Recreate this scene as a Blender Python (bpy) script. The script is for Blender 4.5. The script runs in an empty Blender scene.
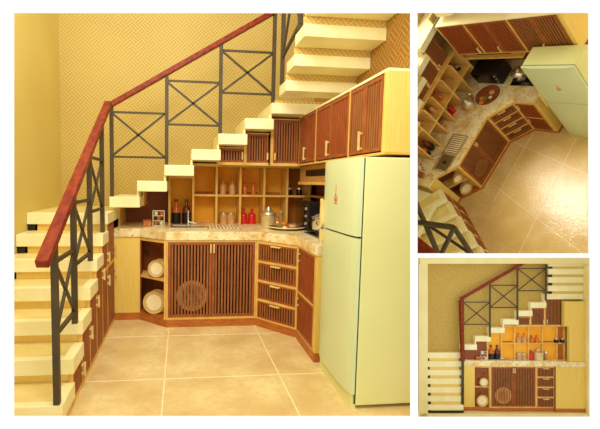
import bpy, bmesh, math
from mathutils import Matrix, Vector

scene = bpy.context.scene
COL = scene.collection
PI = math.pi

# ------------------------------------------------------------------ materials
def lin(c):
    return tuple((v / 255.0 / 12.92) if v / 255.0 <= 0.04045 else ((v / 255.0 + 0.055) / 1.055) ** 2.4 for v in c) + (1.0,)

MATS = {}
def base_mat(name, rough=0.6, spec=0.3, metal=0.0):
    m = bpy.data.materials.new(name)
    m.use_nodes = True
    nt = m.node_tree
    b = nt.nodes['Principled BSDF']
    b.inputs['Roughness'].default_value = rough
    b.inputs['Specular IOR Level'].default_value = spec
    b.inputs['Metallic'].default_value = metal
    MATS[name] = m
    return m, nt, b

def N(nt, typ, **kw):
    n = nt.nodes.new(typ)
    for k, v in kw.items():
        setattr(n, k, v)
    return n

def math_n(nt, op, a, b=None, c=None):
    n = N(nt, 'ShaderNodeMath', operation=op)
    for i, v in enumerate((a, b, c)):
        if v is None:
            continue
        if isinstance(v, (int, float)):
            n.inputs[i].default_value = v
        else:
            nt.links.new(v, n.inputs[i])
    return n.outputs[0]

def mixc(nt, fac, a, b):
    n = N(nt, 'ShaderNodeMix', data_type='RGBA')
    if isinstance(fac, (int, float)):
        n.inputs[0].default_value = fac
    else:
        nt.links.new(fac, n.inputs[0])
    for i, v in ((6, a), (7, b)):
        if isinstance(v, tuple):
            n.inputs[i].default_value = v
        else:
            nt.links.new(v, n.inputs[i])
    return n.outputs[2]

def coords(nt, scale=(1, 1, 1), rot=(0, 0, 0), loc=(0, 0, 0)):
    tc = N(nt, 'ShaderNodeTexCoord')
    mp = N(nt, 'ShaderNodeMapping')
    nt.links.new(tc.outputs['Object'], mp.inputs[0])
    mp.inputs['Scale'].default_value = scale
    mp.inputs['Rotation'].default_value = rot
    mp.inputs['Location'].default_value = loc
    return mp.outputs[0]

def noise(nt, vec, scale, detail=3.0):
    n = N(nt, 'ShaderNodeTexNoise')
    nt.links.new(vec, n.inputs['Vector'])
    n.inputs['Scale'].default_value = scale
    n.inputs['Detail'].default_value = detail
    return n.outputs['Fac']

def ramp(nt, fac, lo, hi):
    n = N(nt, 'ShaderNodeMapRange')
    nt.links.new(fac, n.inputs[0])
    n.inputs[1].default_value = lo
    n.inputs[2].default_value = hi
    return n.outputs[0]

def mottled(name, c1, c2, scale=6.0, rough=0.6, spec=0.3, stretch=(1, 1, 1), metal=0.0, lo=0.35, hi=0.65):
    m, nt, b = base_mat(name, rough, spec, metal)
    v = coords(nt, stretch)
    f = ramp(nt, noise(nt, v, scale), lo, hi)
    nt.links.new(mixc(nt, f, lin(c1), lin(c2)), b.inputs['Base Color'])
    return m

def wallpaper(name, c_bg, c_bg2, c_line, plane='xz', cell=0.105):
    """Diagonal basket weave: checkered cells turned 45 degrees, each with three stripes."""
    m, nt, b = base_mat(name, 0.55, 0.25)
    tc = N(nt, 'ShaderNodeTexCoord')
    sp = N(nt, 'ShaderNodeSeparateXYZ')
    nt.links.new(tc.outputs['Object'], sp.inputs[0])
    h = sp.outputs[0] if plane == 'xz' else sp.outputs[1]
    z = sp.outputs[2]
    k = 0.70710678 / cell
    u = math_n(nt, 'MULTIPLY', math_n(nt, 'ADD', h, z), k)
    w = math_n(nt, 'MULTIPLY', math_n(nt, 'SUBTRACT', h, z), k)
    par = math_n(nt, 'MODULO', math_n(nt, 'ADD', math_n(nt, 'ADD', math_n(nt, 'FLOOR', u), math_n(nt, 'FLOOR', w)), 1000.0), 2.0)
    def stripes(x):
        f = math_n(nt, 'FRACT', math_n(nt, 'MULTIPLY', x, 3.0))
        d = math_n(nt, 'ABSOLUTE', math_n(nt, 'SUBTRACT', f, 0.5))
        return math_n(nt, 'LESS_THAN', d, 0.17)
    su, sw = stripes(u), stripes(w)
    inv = math_n(nt, 'SUBTRACT', 1.0, par)
    line = math_n(nt, 'ADD', math_n(nt, 'MULTIPLY', su, par), math_n(nt, 'MULTIPLY', sw, inv))
    nz = ramp(nt, noise(nt, tc.outputs['Object'], 1.3, 2.0), 0.35, 0.65)
    bg = mixc(nt, nz, lin(c_bg), lin(c_bg2))
    nt.links.new(mixc(nt, math_n(nt, 'MULTIPLY', line, 0.75), bg, lin(c_line)), b.inputs['Base Color'])
    bp = N(nt, 'ShaderNodeBump')
    bp.inputs['Strength'].default_value = 0.15
    bp.inputs['Distance'].default_value = 0.004
    nt.links.new(line, bp.inputs['Height'])
    nt.links.new(bp.outputs[0], b.inputs['Normal'])
    return m

# cream laminated stair treads
mottled('cream', (244, 232, 166), (252, 243, 190), 5, 0.45, 0.35)
mottled('cream_top', (232, 208, 124), (242, 222, 144), 9, 0.4, 0.4)
mottled('riser_yellow', (236, 200, 104), (246, 214, 124), 7, 0.6, 0.2, (60, 60, 1))
mottled('yellow_panel', (236, 200, 92), (246, 216, 114), 4, 0.5, 0.25, (70, 70, 1))
mottled('trim_yellow', (222, 174, 82), (240, 196, 104), 8, 0.5, 0.25)
mottled('amber', (246, 164, 36), (252, 186, 56), 3, 0.6, 0.2)
mottled('amber_dark', (176, 100, 36), (192, 118, 46), 3, 0.6, 0.2)
mottled('niche_brown', (134, 72, 36), (158, 92, 50), 14, 0.6, 0.2)
mottled('slat_wood', (146, 86, 40), (170, 106, 56), 5, 0.5, 0.3, (18, 18, 1.5))
mottled('door_frame', (148, 78, 34), (170, 96, 46), 6, 0.5, 0.3, (6, 6, 2))
mottled('slat_dark', (52, 26, 15), (70, 36, 20), 5, 0.8, 0.1)
mottled('slat_solid', (148, 70, 30), (174, 90, 42), 7, 0.5, 0.3, (25, 25, 1.5))
mottled('plinth', (176, 98, 36), (198, 120, 50), 6, 0.4, 0.35, (2, 2, 8))
mottled('handrail', (112, 28, 4), (146, 54, 12), 5, 0.45, 0.25, (5, 1, 5))
mottled('steel_post', (70, 58, 36), (84, 70, 44), 6, 0.5, 0.3)
mottled('handle_brass', (226, 196, 112), (244, 222, 150), 10, 0.35, 0.5)
mottled('fridge_front', (214, 228, 172), (222, 234, 180), 1.5, 0.3, 0.4)
mottled('fridge_side', (228, 230, 152), (236, 236, 164), 1.5, 0.4, 0.3)
mottled('fridge_seam', (60, 70, 44), (74, 84, 52), 4, 0.6, 0.2)
mottled('black', (26, 20, 16), (36, 28, 22), 5, 0.4, 0.4)
mottled('black_gloss', (22, 18, 18), (30, 25, 24), 5, 0.12, 0.6)
mottled('steel', (200, 190, 158), (226, 216, 184), 8, 0.25, 0.5, (30, 2, 2), 0.7)
mottled('steel_dark', (120, 104, 72), (150, 132, 96), 8, 0.3, 0.5, (30, 2, 2), 0.6)
mottled('chrome', (235, 232, 218), (246, 243, 232), 8, 0.12, 0.6, (1, 1, 1), 0.85)
mottled('porcelain', (244, 228, 172), (252, 240, 196), 6, 0.35, 0.45)
mottled('porcelain_rim', (206, 172, 96), (222, 190, 112), 6, 0.35, 0.45)
mottled('rattan', (188, 112, 46), (214, 144, 70), 40, 0.7, 0.2)
mottled('red_glass', (206, 30, 20), (230, 48, 32), 6, 0.2, 0.5)
mottled('amber_glass', (206, 96, 30), (226, 126, 44), 8, 0.2, 0.5)
mottled('brown_glass', (112, 44, 18), (140, 60, 26), 8, 0.2, 0.5)
mottled('jar_cream', (206, 150, 84), (228, 178, 112), 12, 0.3, 0.4)
mottled('canister', (214, 190, 124), (232, 212, 150), 8, 0.3, 0.5, (1, 1, 1), 0.25)
mottled('orange_fruit', (226, 118, 22), (240, 144, 36), 10, 0.5, 0.3)
mottled('food_green', (108, 120, 40), (150, 150, 60), 14, 0.6, 0.2)
mottled('food_red', (186, 40, 22), (206, 66, 30), 14, 0.5, 0.3)
mottled('white_enamel', (248, 240, 210), (252, 246, 222), 6, 0.3, 0.4)
mottled('hood_brown', (178, 134, 68), (196, 150, 82), 6, 0.4, 0.4, (2, 2, 12))
mottled('page_white', (253, 253, 252), (255, 255, 255), 2, 0.9, 0.0)
mottled('shell_cream', (236, 220, 150), (244, 230, 166), 3, 0.7, 0.1)
mottled('wood_box', (184, 104, 50), (206, 126, 66), 12, 0.5, 0.3)
mottled('emblem_red', (206, 96, 60), (222, 130, 80), 30, 0.5, 0.2)
mottled('paper_gold', (190, 156, 72), (204, 172, 90), 34, 0.7, 0.15)

def speckled():
    m, nt, b = base_mat('stone_top', 0.3, 0.45)
    v = coords(nt)
    f1 = ramp(nt, noise(nt, v, 9, 4), 0.42, 0.66)
    f2 = ramp(nt, noise(nt, v, 30, 2), 0.60, 0.68)
    c = mixc(nt, f1, lin((250, 236, 182)), lin((228, 190, 112)))
    c = mixc(nt, math_n(nt, 'MULTIPLY', f2, 0.65), c, lin((186, 126, 62)))
    nt.links.new(c, b.inputs['Base Color'])
speckled()

def floor_mat(name, spark=0.0, rough=0.35, ca=(222, 190, 122), cb=(244, 222, 156)):
    m, nt, b = base_mat(name, rough, 0.4)
    v = coords(nt)
    f1 = ramp(nt, noise(nt, v, 3.2, 6), 0.36, 0.66)
    f2 = ramp(nt, noise(nt, v, 22, 3), 0.40, 0.7)
    c = mixc(nt, f1, lin(ca), lin(cb))
    c = mixc(nt, math_n(nt, 'MULTIPLY', f2, 0.4), c, lin((216, 182, 108)))
    nt.links.new(c, b.inputs['Base Color'])
    bp = N(nt, 'ShaderNodeBump')
    bp.inputs['Strength'].default_value = 0.25 + spark
    bp.inputs['Distance'].default_value = 0.006 if spark == 0 else 0.0011
    nt.links.new(noise(nt, v, 45, 2), bp.inputs['Height'])
    nt.links.new(bp.outputs[0], b.inputs['Normal'])
    return m
floor_mat('floor_tile')
floor_mat('floor_tile_glossy', 0.35, 0.09, (228, 192, 118), (242, 214, 146))
mottled('grout', (250, 232, 182), (255, 240, 196), 12, 0.6, 0.2)
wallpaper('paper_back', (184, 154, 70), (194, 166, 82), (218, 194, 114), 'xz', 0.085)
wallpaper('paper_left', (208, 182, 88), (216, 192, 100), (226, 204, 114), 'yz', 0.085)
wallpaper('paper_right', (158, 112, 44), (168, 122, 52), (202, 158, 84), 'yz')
wallpaper('paper_riser', (206, 172, 84), (214, 182, 94), (236, 210, 130), 'xz', 0.085)
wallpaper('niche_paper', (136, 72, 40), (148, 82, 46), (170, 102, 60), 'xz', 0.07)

# ------------------------------------------------------------------ mesh helper
class MB:
    def __init__(self):
        self.v, self.f = [], []
    def poly(self, pts, flip=False):
        i = len(self.v)
        self.v += [Vector(p) for p in pts]
        idx = list(range(i, i + len(pts)))
        self.f.append(idx[::-1] if flip else idx)
        return self
    def hexa(self, p):      # 8 points: bottom 4 ccw then top 4 ccw
        i = len(self.v)
        self.v += [Vector(q) for q in p]
        for a in ((3, 2, 1, 0), (4, 5, 6, 7), (0, 1, 5, 4), (1, 2, 6, 5), (2, 3, 7, 6), (3, 0, 4, 7)):
            self.f.append([i + k for k in a])
        return self
    def box(self, x0, x1, y0, y1, z0, z1):
        return self.hexa([(x0, y0, z0), (x1, y0, z0), (x1, y1, z0), (x0, y1, z0), (x0, y0, z1), (x1, y0, z1), (x1, y1, z1), (x0, y1, z1)])
    def prism(self, pts, z0, z1):
        n = len(pts)
        i = len(self.v)
        self.v += [Vector((a, b, z0)) for a, b in pts] + [Vector((a, b, z1)) for a, b in pts]
        self.f.append([i + k for k in range(n)][::-1])
        self.f.append([i + n + k for k in range(n)])
        for k in range(n):
            j = (k + 1) % n
            self.f.append([i + k, i + j, i + n + j, i + n + k])
        return self
    def ob(self, fr, s0, s1, d0, d1, z0, z1):
        """box in a front frame: s along the front, d inward from the front, z up"""
        A, u, n = fr
        def P(s, d, z):
            return (A[0] + u[0] * s - n[0] * d, A[1] + u[1] * s - n[1] * d, z)
        return self.hexa([P(s0, d0, z0), P(s1, d0, z0), P(s1, d1, z0), P(s0, d1, z0), P(s0, d0, z1), P(s1, d0, z1), P(s1, d1, z1), P(s0, d1, z1)])
    def bar(self, a, b, w, h=None, up=(0, 0, 1)):
        h = h or w
        a, b = Vector(a), Vector(b)
        d = (b - a).normalized()
        upv = Vector(up)
        if abs(d.dot(upv)) > 0.98:
            upv = Vector((0, 1, 0))
        s = d.cross(upv).normalized() * (w / 2)
        t = s.cross(d).normalized() * (h / 2)
        return self.hexa([a - s - t, a + s - t, b + s - t, b - s - t, a - s + t, a + s + t, b + s + t, b - s + t])
    def lathe(self, prof, c=(0, 0, 0), n=20, axis='z', M=None):
        i = len(self.v)
        m = len(prof)
        for k in range(n):
            a = 2 * PI * k / n
            for r, z in prof:
                p = Vector((r * math.cos(a), r * math.sin(a), z))
                if M is not None:
                    p = M @ p
                self.v.append(p + Vector(c))
        for k in range(n):
            for j in range(m - 1):
                a, b = i + k * m + j, i + ((k + 1) % n) * m + j
                self.f.append([a, b, b + 1, a + 1])
        self.f.append([i + k * m for k in range(n)][::-1])
        self.f.append([i + k * m + m - 1 for k in range(n)])
        return self
    def tube(self, pts, r, n=10):
        pts = [Vector(p) for p in pts]
        i = len(self.v)
        m = len(pts)
        for q, p in enumerate(pts):
            d = (pts[min(q + 1, m - 1)] - pts[max(q - 1, 0)]).normalized()
            ref = Vector((0, 0, 1)) if abs(d.z) < 0.9 else Vector((1, 0, 0))
            s = d.cross(ref).normalized()
            t = d.cross(s)
            for k in range(n):
                a = 2 * PI * k / n
                self.v.append(p + (s * math.cos(a) + t * math.sin(a)) * r)
        for q in range(m - 1):
            for k in range(n):
                a, b = i + q * n + k, i + q * n + (k + 1) % n
                self.f.append([a, b, b + n, a + n])
        self.f.append([i + k for k in range(n)][::-1])
        self.f.append([i + (m - 1) * n + k for k in range(n)])
        return self

CT = Matrix.Identity(4)      # where the current room stands
WHERE = ''                   # how labels of the current room end
ROT = None                   # optional turn of the current run about a vertical line

def setloc(p):
    return Vector(p)

def mesh_obj(name, mb, mat, origin=(0, 0, 0), smooth=False, bevel=0.0):
    me = bpy.data.meshes.new(name)
    o3 = Vector(origin)
    me.from_pydata([v - o3 for v in mb.v], [], mb.f)
    me.update()
    if smooth:
        for p in me.polygons:
            p.use_smooth = True
    me.materials.append(MATS[mat])
    ob = bpy.data.objects.new(name, me)
    COL.objects.link(ob)
    if smooth:
        es = ob.modifiers.new('edges', 'EDGE_SPLIT')
        es.split_angle = math.radians(40)
    if bevel:
        bv = ob.modifiers.new('bevel', 'BEVEL')
        bv.width = bevel
        bv.segments = 2
    return ob

def place(ob, loc):
    M = Matrix.Translation(Vector(loc))
    if ROT is not None:
        M = ROT @ M
    ob.matrix_world = CT @ M

def meta(ob, label, cat, group=None):
    ob['label'] = label + WHERE
    ob['category'] = cat
    if group:
        ob['group'] = group

class Thing:
    def __init__(self, name, label, cat, loc, group=None):
        self.e = bpy.data.objects.new(name, None)
        self.e.empty_display_size = 0.05
        COL.objects.link(self.e)
        self.loc = Vector(loc)
        place(self.e, loc)
        meta(self.e, label, cat, group)
    def part(self, name, mb, mat, parent=None, smooth=False, bevel=0.0, label=None):
        ob = mesh_obj(name, mb, mat, self.loc, smooth, bevel)
        ob.parent = parent or self.e
        if label:
            ob['label'] = label
        return ob

def single(name, mb, mat, label, cat, loc, group=None, smooth=False, bevel=0.0):
    ob = mesh_obj(name, mb, mat, loc, smooth, bevel)
    place(ob, loc)
    meta(ob, label, cat, group)
    return ob

def struct(name, mb, mat, label=None):
    ob = mesh_obj(name, mb, mat)
    place(ob, (0, 0, 0))
    ob['kind'] = 'structure'
    if label:
        ob['label'] = label + WHERE
    return ob

def frame_of(A, B):
    u = Vector((B[0] - A[0], B[1] - A[1]))
    L = u.length
    u = u / L
    return (A, (u.x, u.y), (u.y, -u.x)), L

# ------------------------------------------------------------------ louvred door
def louvre(th, fr, s0, s1, z0, z1, name='door', pitch=0.03, fw=0.022, style='gap', handle=None, hz=None, hs=None, hl=0.075, horizontal=False, mat_slat='slat_wood', thick=0.02):
    mb = MB()
    mb.ob(fr, s0, s1, 0, thick, z0, z0 + fw)
    mb.ob(fr, s0, s1, 0, thick, z1 - fw, z1)
    mb.ob(fr, s0, s0 + fw, 0, thick, z0 + fw, z1 - fw)
    mb.ob(fr, s1 - fw, s1, 0, thick, z0 + fw, z1 - fw)
    d = th.part(name, mb, 'door_frame')
    sl = MB()
    W = s1 - s0 - 2 * fw
    n = max(2, int(round(W / pitch)))
    p = W / n
    if p > 0:
        for k in range(n):
            a = s0 + fw + p * (k + 0.2)
            sl.ob(fr, a, a + p * 0.56, 0.005, thick * 0.7, z0 + fw, z1 - fw)
    th.part('slat_panel', sl, mat_slat, d)
    if handle:
        hb = MB()
        if handle == 'v':
            hb.ob(fr, hs - 0.006, hs + 0.006, -0.026, -0.014, hz - hl / 2, hz + hl / 2)
            hb.ob(fr, hs - 0.005, hs + 0.005, -0.018, 0.002, hz + hl / 2 - 0.018, hz + hl / 2 - 0.006)
            hb.ob(fr, hs - 0.005, hs + 0.005, -0.018, 0.002, hz - hl / 2 + 0.006, hz - hl / 2 + 0.018)
        else:
            hb.ob(fr, hs - hl / 2, hs + hl / 2, -0.026, -0.014, hz - 0.006, hz + 0.006)
            hb.ob(fr, hs - hl / 2 + 0.006, hs - hl / 2 + 0.018, -0.018, 0.002, hz - 0.005, hz + 0.005)
            hb.ob(fr, hs + hl / 2 - 0.018, hs + hl / 2 - 0.006, -0.018, 0.002, hz - 0.005, hz + 0.005)
        th.part('handle', hb, 'handle_brass', d)
    return d

# ------------------------------------------------------------------ small things
def bottle(name, label, cat, loc, h, r, mat, cap, group, mat_low=None, low=0.0):
    x, y, z = loc
    t = Thing(name, label, cat, loc, group)
    prof = [(0.0, 0.0), (r, 0.0), (r * 1.02, h * 0.08), (r, h * 0.56), (r * 0.8, h * 0.66), (r * 0.34, h * 0.76), (r * 0.32, h * 0.9), (0.0, h * 0.9)]
    if mat_low:
        zl = h * low
        t.part('body', MB().lathe([(0.0, zl), (r, zl)] + prof[3:], loc), mat, smooth=True)
        t.part('lower_half', MB().lathe([(0.0, 0.0), (r * 1.08, 0.0), (r * 1.08, zl), (0.0, zl)], loc), mat_low, smooth=True)
    else:
        t.part('body', MB().lathe(prof, loc), mat, smooth=True)
    t.part('cap', MB().lathe([(0.0, h * 0.89), (r * 0.42, h * 0.89), (r * 0.42, h), (0.0, h)], loc), cap, smooth=True)
    return t

def jar(name, label, cat, loc, h, r, mat, lid, group):
    t = Thing(name, label, cat, loc, group)
    t.part('body', MB().lathe([(0.0, 0.0), (r * 0.94, 0.0), (r, h * 0.1), (r, h * 0.68), (r * 0.9, h * 0.76), (0.0, h * 0.76)], loc), mat, smooth=True)
    t.part('lid', MB().lathe([(0.0, h * 0.75), (r * 0.98, h * 0.75), (r * 0.98, h * 0.88), (r * 0.25, h * 0.92), (r * 0.25, h), (0.0, h)], loc), lid, smooth=True)
    return t

def plate(name, label, loc, r, tilt, yaw, mat, rim, group=None, parts=True, cat='plate'):
    """a plate standing on its edge, leaning back, face toward -y turned by yaw"""
    M = Matrix.Rotation(yaw, 3, 'Z') @ Matrix.Rotation(PI / 2 - tilt, 3, 'X')
    t = Thing(name, label, cat, (loc[0], loc[1], loc[2]), group)
    c = Vector(loc) + Vector((0, 0, r * math.cos(tilt)))
    t.part('rim', MB().lathe([(0.0, 0.0), (r * 0.6, 0.0), (r, 0.016), (r * 0.99, 0.021), (r * 0.62, 0.008), (0.0, 0.008)], c, 28, M=M), rim, smooth=True)
    t.part('well', MB().lathe([(0.0, 0.008), (r * 0.66, 0.0085), (r * 0.70, 0.013), (r * 0.6, 0.0115), (0.0, 0.0115)], c, 28, M=M), mat, smooth=True)
    return t

# ------------------------------------------------------------------ the kitchen
def kitchen(p):
    g = lambda k: p[k]
    X1, X2, X3, X4 = p['X1'], p['X2'], p['X3'], p['X4']
    YP, YQ, YR, YB, YS, YU = p['YP'], p['YQ'], p['YR'], p['YB'], p['YS'], p['YU']
    ZC, ZS, ZD, ZP = p['ZC'], p['ZS'], p['ZD'], p['ZP']
    XL, XR, XW, YW0, YW, ZW0, ZW1 = p['XL'], p['XR'], p['XW'], p['YW0'], p['YW'], p['ZW0'], p['ZW1']
    c = p.get('c', 1.0)                  # how deep the set is built
    top = p['ztop']
    yn = p['ynear']
    global ROT
    # ---- room
    struct('floor', MB().box(XL - p.get('flx', 0.1), XR + p.get('frx', 0.1), yn, YB + 0.1 * c, -0.05, 0), p.get('floor_mat', 'floor_tile'), 'beige tiled floor')
    struct('wall_back', MB().box(XL - 0.1, XR + 0.1, YB, YB + 0.08 * c, 0, top), p.get('pm_back', 'paper_back'), 'gold patterned wallpaper back wall')
    if p.get('left_wall', True):
        struct('wall_left', MB().box(XL - 0.08, XL, yn, YB, 0, top), p.get('pm_left', 'paper_left'), 'gold wallpaper left wall')
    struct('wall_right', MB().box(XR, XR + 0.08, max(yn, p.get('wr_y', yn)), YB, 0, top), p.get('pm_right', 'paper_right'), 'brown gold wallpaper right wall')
    # grout
    gl = p['grout']
    mb = MB()
    for (ax, ay, bx, by) in gl:
        d = Vector((bx - ax, by - ay)).normalized() * p.get('gw', 0.004)
        mb.prism([(ax + d.y, ay - d.x), (bx + d.y, by - d.x), (bx - d.y, by + d.x), (ax - d.y, ay + d.x)], -0.01, 0.0015)
    struct('trim_1', mb, 'grout', 'pale grout lines between the floor tiles')

    # ---- staircase: one thing made of treads, risers and stringer brackets
    XE, Y1, run1, z1, rise1, th = p['XE'], p['Y1'], p['run1'], p['z1'], p['rise1'], p['th']
    YT, X8, run2, z8, rise2, th2, w2 = p['YT'], p['X8'], p['run2'], p['z8'], p['rise2'], p['th2'], p['w2']
    n1 = 7
    st = Thing('staircase', 'cream staircase turning up the back wall over the kitchen', 'stairs', (XL + 0.02, YB - 0.02 * c, 0))
    RT = p.get('turn')
    def turn(mb):
        if RT is not None:
            mb.v = [RT @ v for v in mb.v]
        return mb
    XLs = p.get('XLs', XL + 0.002)
    for k in range(n1):
        yk = Y1 + k * run1
        zk = z1 + k * rise1
        back = yk + run1 + 0.028 * c if k < n1 - 1 else p.get('Yland', YB - 0.002 * c)
        y_r = yk + 0.03 * c
        if k < n1 - 1 or RT is None:
            t_ = st.part('tread', turn(MB().box(XLs, XE, yk, back, zk - th, zk)), 'cream', bevel=0.004 * c)
        else:
            t_ = st.part('tread', turn(MB().box(XLs, XE, yk, -0.04, zk - th, zk)), 'cream')
            st.part('landing', MB().box(XLs + 0.2, -0.06, 0.0, YB, zk - th - 0.01, zk - 0.01), 'cream')
        st.part('tile_inlay', turn(MB().box(XLs + 0.03, XE - 0.06, yk + 0.05 * c, (back if RT is None else min(back, -0.05)) - 0.002, zk - 0.002, zk + 0.002)), 'cream_top', t_)
        st.part('riser', turn(MB().box(XLs + p.get('sq', 0.075), XE - 0.036, y_r, y_r + 0.02 * c, max(0.0, zk - rise1), zk - th)), 'riser_yellow')
        if zk - th - 0.01 > 0:
            st.part('bracket', turn(MB().box(XLs + 0.001, XLs + 0.06, y_r - 0.01 * c, y_r + 0.03 * c, zk - rise1 + 0.001, zk - th - 0.001)), 'black', label='black square stringer end')
    if RT is not None:
        pass
    n2 = 7
    for k in range(n2):
        xk = X8 + k * run2
        zk = z8 + k * rise2
        xe = xk + w2 if k < n2 - 1 else XR - 0.002
        back = YB - 0.002 * c
        st.part('tread', MB().box(xk, xe, YT, back, zk - th2, zk), 'cream', bevel=0.004 * c)
        if k < n2 - 1:
            st.part('riser', MB().box(xk + w2 - 0.03, xk + w2 - 0.012, YT + 0.05 * c, YB - 0.002 * c, zk, zk + rise2 - th2), 'cream')
    for k, (yy, zb) in enumerate(p['f3']):
        st.part('tread', MB().box(p['XT'], XR - 0.002, yy, yy + p['dep3'], zb, zb + p['th3']), 'cream', bevel=0.004 * c)
        zlow = p['f3'][k - 1][1] + p['th3'] if k else z8 + 6 * rise2
        ynear = (p['f3'][k - 1][0] if k else YT) 
        st.part('riser', MB().box(p['XT'] + p.get('sq3', 0.0), XR - 0.002, ynear + 0.008 * c, ynear + 0.03 * c, zlow, zb), 'paper_riser')
        if p.get('sq3'):
            st.part('bracket', MB().box(p['XT'] + 0.01, p['XT'] + 0.06, ynear + 0.008 * c, ynear + 0.03 * c, zlow, zb), 'black', label='black square stringer end')

    # ---- railing
    rl = Thing('railing', 'red handrail on dark steel posts with crossed panels', 'railing', (0, Y1, z1))
    pw = p.get('pw', 0.032)
    rw, rh = p.get('rw', 0.075), p.get('rh', 0.045)
    XRl = p.get('XRail', 0.0)
    def railz(pt): return pt
    if p.get('rail1', True):
        a, b = p['ra'], p['rb']          # low and high end of the first handrail (y, z)
        hr = turn(MB().bar((XRl, a[0], a[1]), (XRl, b[0], b[1]), rw, rh))
        rl.part('handrail', hr, 'handrail', bevel=0.006)
        sl = (b[1] - a[1]) / (b[0] - a[0])
        posts = p['posts1']
        for (yy, zf) in posts:
            ztop = a[1] + sl * (yy - a[0]) - rh * 0.6
            rl.part('post', turn(MB().box(XRl - pw / 2, XRl + pw / 2, yy - pw * 0.5 * c, yy + pw * 0.5 * c, zf, ztop)), 'steel_post')
        for i in range(len(posts) - 1):
            ya, yb = posts[i][0], posts[i + 1][0]
            zt = p['fr1'][i][0]
            zb = p['fr1'][i][1]
            f = MB()
            bw = 0.02
            f.bar((XRl, ya, zt), (XRl, yb, zt), bw).bar((XRl, ya, zb), (XRl, yb, zb), bw)
            f.bar((XRl, ya, zt), (XRl, yb, zb), bw * 0.8).bar((XRl, ya, zb), (XRl, yb, zt), bw * 0.8)
            rl.part('cross_panel', turn(f), 'steel_post')
    yr = p['YRail2']
    a, b = p['rc'], p['rd']              # (x, z)
    if p.get('rail2', True):
        rl.part('handrail', MB().bar((a[0], yr, a[1]), (b[0], yr, b[1]), rw * c if c < 1 else rw, rh), 'handrail', bevel=0.006 * c)
    if p.get('corner_rail'):
        q = p['corner_rail']
        rl.part('handrail', MB().bar(q[0], q[1], rw, rh), 'handrail')
    if p.get('rail2', True):
        sl = (b[1] - a[1]) / (b[0] - a[0])
        for (xx, zf, zt) in p['posts2']:
            rl.part('post', MB().box(xx - pw / 2, xx + pw / 2, yr - pw / 2 * c, yr + pw / 2 * c, zf, zt if zt else a[1] + sl * (xx - a[0]) - rh * 0.5), 'steel_post')
        for (xa, xb, zb, zt) in p['fr2']:
            f = MB()
            bw = 0.018
            k = bw * c
            for (q0, q1) in (((xa, zt), (xb, zt)), ((xa, zb), (xb, zb)), ((xa, zt), (xb, zb)), ((xa, zb), (xb, zt))):
                f.bar((q0[0], yr, q0[1]), (q1[0], yr, q1[1]), bw if c == 1 else 0.018, bw, up=(0, 1, 0)) if c == 1 else f.bar((q0[0], yr, q0[1]), (q1[0], yr, q1[1]), 0.02, k, up=(0, 1, 0))
            rl.part('cross_panel', f, 'steel_post')
    if p.get('rail3'):
        for m_ in p['rail3']:
            rl.part({'p': 'post', 'b': 'rail_bar', 'h': 'handrail'}[m_[0]], MB().bar(m_[1], m_[2], m_[3]), 'handrail' if m_[0] == 'h' else 'steel_post')

    # ---- cupboards under the first flight (doors face the kitchen)
    if p.get('stair_doors', True):
        sc = Thing('stair_cabinet', 'stepped cupboard of red-brown louvred doors under the lower stairs', 'cabinet', (XE - 0.05, Y1 + run1, 0))
        A = (XE - 0.012, Y1 + 0.02)
        fr, _ = frame_of(A, (XE - 0.012, YP + 0.0))
        zs_ = p.get('zsplit', 0.6)
        for k in range(n1):
            s0 = k * run1 + 0.0
            s1 = s0 + run1
            if k == n1 - 1:
                s1 = YP - (Y1 + 0.02) if RT is None else s0 + run1
            zt = z1 + k * rise1 - th - 0.0
            body = MB().ob(fr, s0 + 0.05, s1 + 0.006, 0.02, 0.05, 0, zt - 0.004)
            sc.part('carcass', turn(body), 'slat_dark')
            trim = MB().ob(fr, s0, s0 + 0.018, -0.001, 0.02, 0, zt - 0.002)
            trim.ob(fr, s0 + 0.018, s1, -0.001, 0.02, 0, 0.03)
            def door(z0_, z1_, hdl):
                if z1_ - z0_ < 0.07: return
                f_ = fr
                dmb = MB()
                d = dmb.ob(f_, s0 + 0.02, s1 - 0.002, 0.0, 0.016, z0_, z1_)
                dob = sc.part('door', turn(dmb), 'slat_solid')
                sl_ = MB()
                n_ = 6
                W = s1 - s0 - 0.06
                for q in range(n_):
                    sa = s0 + 0.04 + W * (q + 0.2) / n_
                    sl_.ob(f_, sa, sa + W / n_ * 0.5, -0.004, 0.002, z0_ + 0.03, z1_ - 0.03)
                sc.part('slat_panel', turn(sl_), 'slat_wood', dob)
                hs = s1 - 0.03
                hz_ = hdl
                hb = MB().ob(f_, hs - 0.007, hs + 0.007, -0.03, -0.018, hz_ - 0.045, hz_ + 0.045)
                hb.ob(f_, hs - 0.005, hs + 0.005, -0.02, 0.0, hz_ + 0.02, hz_ + 0.034).ob(f_, hs - 0.005, hs + 0.005, -0.02, 0.0, hz_ - 0.034, hz_ - 0.02)
                sc.part('handle', turn(hb), 'handle_brass', dob)
            if zt > zs_ + 0.1:
                trim.ob(fr, s0 + 0.018, s1, -0.001, 0.02, zs_ - 0.03, zs_)
                door(0.035, zs_ - 0.032, zs_ - 0.12)
                door(zs_ + 0.003, zt - 0.004, zs_ + 0.08)
            elif zt > 0.08:
                door(0.035, zt - 0.004, zt - 0.07)
            sc.part('face_frame', turn(trim), 'trim_yellow')

    # ---- base units
    rec = 0.045 * c
    L1, _ = frame_of((0, YP), (X1, YP))
    t = Thing('end_cabinet', 'narrow yellow end panel unit at the left of the counter', 'cabinet', (X1 / 2, YP + 0.2 * c, 0))
    t.part('carcass', MB().prism([(0.002, YP), (X1, YP), (X1, YB - 0.002), (0.002, YB - 0.002)], ZP, ZS), 'yellow_panel')
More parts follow.
